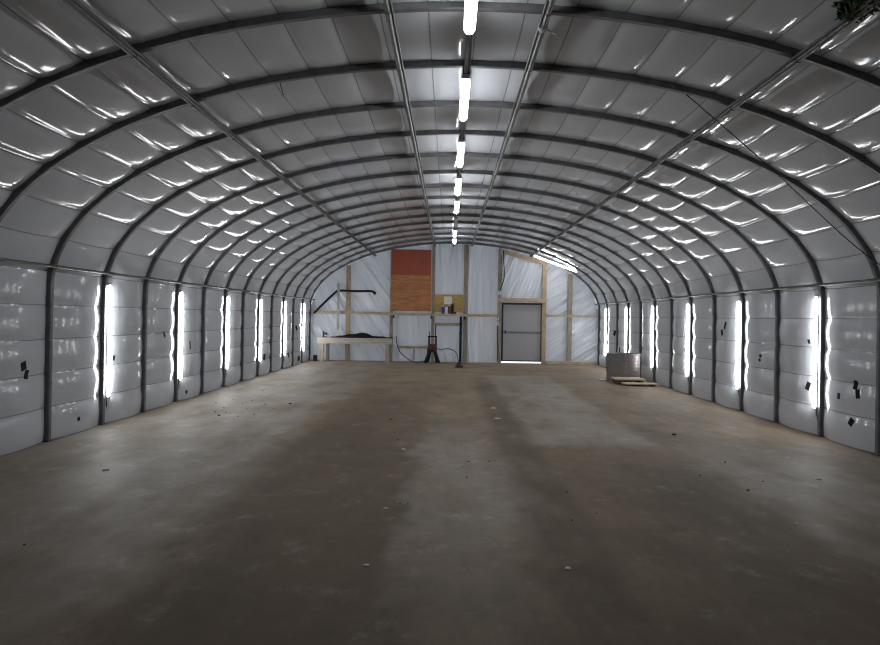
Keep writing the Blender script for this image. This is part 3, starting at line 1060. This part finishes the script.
def wall_hit(px, py):
    side = -1 if px < VPX else 1
    x = side * 4.745
    for _ in range(4):
        p1 = at(px, py, 1.0)
        d = (x - CAMX) / (p1.x - CAMX)
        p = at(px, py, d)
        s = s_at_z(side, p.z)
        x = prof(s, skin_off(s, d))[0]
    return side, d, p.z


def patch(px, py, wd, ht, rot, label, notch=0.0):
    side, y, z = wall_hit(px, py)
    bm = BM()
    n = 6
    rings = []
    cs, sn = math.cos(rot), math.sin(rot)
    fr, bk = [], []
    for i in range(n + 1):
        f1, b1 = [], []
        for j in range(n + 1):
            u = (i / n - 0.5) * wd * (1 + notch * (j / n - 0.5)); v = (j / n - 0.5) * ht
            yy = y + u * cs - v * sn; zz = z + u * sn + v * cs
            s = s_at_z(side, max(0.01, zz))
            o_ = skin_off(s, yy)
            x, z2, nx, nz = prof(s, o_ - 0.005)
            f1.append(bm.verts.new((x, yy, zz)))
            x, z2, nx, nz = prof(s, o_ - 0.001)
            b1.append(bm.verts.new((x, yy, zz)))
        fr.append(f1); bk.append(b1)
    for i in range(n):
        for j in range(n):
            bm.faces.new((fr[i][j], fr[i + 1][j], fr[i + 1][j + 1], fr[i][j + 1]))
            bm.faces.new((bk[i][j], bk[i][j + 1], bk[i + 1][j + 1], bk[i + 1][j]))
    for i in range(n):
        bm.faces.new((fr[i][0], bk[i][0], bk[i + 1][0], fr[i + 1][0]))
        bm.faces.new((fr[i][n], fr[i + 1][n], bk[i + 1][n], bk[i][n]))
        bm.faces.new((fr[0][i], fr[0][i + 1], bk[0][i + 1], bk[0][i]))
        bm.faces.new((fr[n][i], bk[n][i], bk[n][i + 1], fr[n][i + 1]))
    tag(obj('tape_patch', bm, TAPE), label, 'tape patch', 'black tape patches on the lining')


PATCHES = [
    (23.5, 366, 0.085, 0.095, 0.3, 'black tape patch on the nearest left wall bay, upper of two'),
    (26.0, 374.5, 0.065, 0.10, -0.15, 'black tape patch on the nearest left wall bay, lower of two'),
    (78.5, 419, 0.045, 0.05, 0.4, 'small black tape patch low on the left wall before the first upright light'),
    (113.8, 358, 0.035, 0.07, 0.0, 'narrow black tape patch just right of the first left upright light'),
    (164, 334.5, 0.05, 0.09, 0.5, 'black tape patch high on the left wall before the second upright light'),
    (186.5, 392, 0.05, 0.06, 0.2, 'black tape patch below the second left upright light'),
    (190, 345, 0.03, 0.15, 0.25, 'thin black tape strip right of the second left upright light'),
    (264.3, 357, 0.12, 0.16, 0.3, 'black tape patch at the foot of the fourth left upright light'),
    (288.3, 355, 0.10, 0.14, 0.2, 'black tape patch at the foot of the fifth left upright light'),
    (294.2, 328, 0.12, 0.13, 0.4, 'black tape patch high on the left wall before the last upright light'),
    (298.8, 358.5, 0.22, 0.15, 0.1, 'wide black tape patch low on the left wall near the end wall'),
    (725.2, 325.5, 0.06, 0.13, 0.35, 'upper black tape patch of a pair right beside the second right upright light'),
    (722.0, 332.5, 0.085, 0.10, -0.3, 'lower black tape patch of a pair beside the second right upright light'),
    (760.5, 355.8, 0.055, 0.05, 0.2, 'tiny dark tape patch on the right wall between first and second upright lights, upper'),
    (759.8, 360, 0.045, 0.05, -0.2, 'tiny dark tape patch on the right wall between first and second upright lights, lower'),
    (809, 341.5, 0.04, 0.06, 0.0, 'small dark tape patch left of the first right upright light, upper one'),
    (808, 386, 0.07, 0.11, 0.3, 'black tape patch left of the first right upright light, lower one'),
    (838.8, 396, 0.055, 0.075, 0.05, 'grey-black tape patch beside the streak on the nearest right bay'),
    (856.0, 385, 0.065, 0.11, 0.1, 'black tape patch on the nearest right bay, upper of two touching'),
    (857.8, 394, 0.06, 0.11, -0.2, 'black tape patch on the nearest right bay, lower of two touching'),
    (851.2, 422, 0.075, 0.09, 0.5, 'black tape patch lowest on the nearest right bay'),
    (615.0, 333, 0.14, 0.16, 0.2, 'dark tape patch on the right wall above the left part of the steel tank'),
    (619.5, 350, 0.11, 0.16, 0.1, 'dark tape patch on the right wall just above the steel tank rim'),
]
for P in PATCHES: patch(*P)

# ------------------------------------------------------------------ hanging wire, green bundle
w0, w1 = at(691, 98.5, 6.32), at(848, 240, 6.30)
w2 = w1 + (w1 - w0) * 0.30; w2.z += 0.06
tag(obj('hanging_wire', tube(bez([w0 + Vector((-0.02, 0, 0.012)), w0, (w0 + w1) / 2 + Vector((0, 0, 0.02)), w1, w2], 10), 0.0045, 6), BLACK, None, True, 60),
    'thin dark wire hanging slantwise under the right ceiling from an arch rib', 'wire')
w0 = at(277.5, 70, 6.3)
tag(obj('loose_wire', tube(bez([w0 + Vector((0, 0, 0.08)), w0, w0 + Vector((0.015, 0, -0.09)), at(281, 86, 6.3), at(283.5, 95, 6.3)], 8), 0.0035, 6), BLACK, None, True, 60),
    'short loose wire end dangling from the arch on the upper left', 'wire')

gp = Vector((2.50, 4.20, arch_z(2.50) - 0.060))
t = thing('netting_bundle', gp, 'dark green bundle of netting tied on the right shoulder pipe at the picture corner', 'bundle')
bm = BM()
rnd = random.Random(3)
for i in range(260):
    th = rnd.uniform(0, 2 * PI); rr = rnd.uniform(0.2, 1) ** 0.6
    c0 = gp + Vector((math.cos(th) * 0.10 * rr - 0.01, rnd.uniform(-0.16, 0.20), math.sin(th) * 0.085 * rr + 0.055))
    d1 = Vector((rnd.uniform(-1, 1), rnd.uniform(-1, 1), rnd.uniform(-1, 1))).normalized()
    d2 = d1.cross(Vector((rnd.uniform(-1, 1), rnd.uniform(-1, 1), rnd.uniform(-1, 1)))).normalized()
    l_, w_ = rnd.uniform(0.035, 0.07), rnd.uniform(0.010, 0.022)
    v = [c0 - d1 * l_, c0 + d2 * w_, c0 + d1 * l_, c0 - d2 * w_]
    n_ = d1.cross(d2) * 0.004
    f = [bm.verts.new(q + n_) for q in v]; g = [bm.verts.new(q - n_) for q in v]
    bm.faces.new(f); bm.faces.new(g[::-1])
    for q in range(4):
        bm.faces.new((f[q], g[q], g[(q + 1) % 4], f[(q + 1) % 4]))
add_tube(bm, bez([gp + Vector((0, -0.19, 0.05)), gp + Vector((-0.01, -0.1, 0.06)), gp + Vector((0, 0.05, 0.055)), gp + Vector((-0.01, 0.17, 0.05))], 6), [0.03] + [0.075] * 17 + [0.03], 10)
obj('netting', bm, GREEN, t)
for yy in (-0.12, 0.11):
    bm = BM()
    ring = [gp + Vector((0.085 * math.cos(a_) - 0.005, yy, 0.075 * math.sin(a_) + 0.035)) for a_ in [2 * PI * i / 20 for i in range(21)]]
    add_tube(bm, ring, 0.005, 6)
    obj('tie', bm, CONDUIT, t, True, 60)

# wrapped tie on the right inner pipe
tp = Vector((0.55, 5.30, arch_z(0.55) - 0.065))
bm = BM()
for q in range(3):
    add_tube(bm, [tp + Vector((0.034 * math.cos(a_) - 0.008, (q - 1) * 0.018, 0.034 * math.sin(a_))) for a_ in [2 * PI * i / 16 for i in range(17)]], 0.006, 6)
add_tube(bm, bez([tp + Vector((0.03, 0, -0.02)), tp + Vector((0.07, 0.03, -0.03)), tp + Vector((0.10, 0.02, -0.05))], 6), 0.006, 6)
tag(obj('wire_tie', bm, CAPM, None, True, 60), 'pale wire tie wrapped on the pipe right of the nearest ceiling light', 'tie')

# ------------------------------------------------------------------ bits on the floor
def fl(px, py):
    p1 = at(px, py, 1.0)
    return at(px, py, CAMZ / (CAMZ - p1.z))


def lump(p, sx, sy, sz_, seed, m, name):
    bm = BM()
    bmesh.ops.create_icosphere(bm, subdivisions=2, radius=1)
    for v in bm.verts:
        f = 1 + 0.35 * noise.noise(v.co * 1.7 + Vector((seed * 3.1, 0, 0)))
        v.co = Vector((v.co.x * sx * f, v.co.y * sy * f, max(-0.6, v.co.z) * sz_ * f))
    zmin = min(v.co.z for v in bm.verts)
    M = Matrix.Translation((p.x, p.y, -zmin)) @ Matrix.Rotation(seed * 1.3, 4, 'Z')
    bmesh.ops.transform(bm, matrix=M, verts=bm.verts)
    return obj(name, bm, m, None, True, 50)


CH = [(366.5, 565.5, 0.022, 'pale flat chip on the floor, left of the two nearest the camera'),
      (568.0, 569.0, 0.026, 'pale flat chip on the floor, right of the two nearest the camera'),
      (385.5, 508.5, 0.022, 'pale flat chip on the floor near the pair of dark crumbs'),
      (106, 470, 0.035, 'pale chip on the floor near the left wall'),
      (403.5, 449.5, 0.03, 'pale chip at the middle of the floor, left of the dark wheel track'),
      (819, 479.5, 0.028, 'pale chip on the floor towards the right wall'),
      (797, 523.5, 0.014, 'tiny pale chip nearest the camera on the right part of floor'),
      (602.5, 380.5, 0.10, 'white scrap on the floor left of the steel tank'),
      (493, 408.5, 0.05, 'small pale chip in the dark wheel track, farther of two'),
      (497.5, 419.2, 0.055, 'small pale chip in the dark wheel track, nearer of two')]
for i, (px, py, r, lb) in enumerate(CH):
    tag(lump(fl(px, py), r, r * 0.75, r * 0.22, i, CHIP if i != 7 else PAPER, 'floor_chip'), lb, 'chip', 'pale chips on the floor')
DB = [(24.5, 545, .014), (398, 440, .02), (400, 503.5, .013), (408, 503.5, .013), (468.5, 461.8, .018), (489.5, 461.5, .018), (467, 477.5, .016),
      (566.5, 492.5, .018), (700, 475.5, .018), (748, 490.5, .022), (725, 462.5, .022), (572, 520.5, .016), (596.5, 514, .014), (763, 482, .016),
      (219, 415.8, .035), (224, 408, .02), (226, 412.5, .018), (233.5, 399.5, .018), (238, 416.5, .018), (242.5, 404, .02), (254, 414.5, .025), (263, 391, .02),
      (265, 404.5, .022), (273.5, 409, .018), (290, 404, .04), (294, 398, .02), (252, 401, .018), (259, 408.5, .016), (247, 409, .016), (215, 412, .02),
      (321, 405, .02), (391, 419.5, .03), (357, 409, .02), (674, 435, .045), (216, 403, .022), (268, 399, .016)]
for i, (px, py, r) in enumerate(DB):
    r *= 0.62
    tag(lump(fl(px, py), r, r * 0.8, r * 0.5, i + 20, DIRT, 'dirt_crumb'), 'dark crumb of dirt lying loose on the concrete floor', 'crumb', 'dark crumbs scattered on the floor')
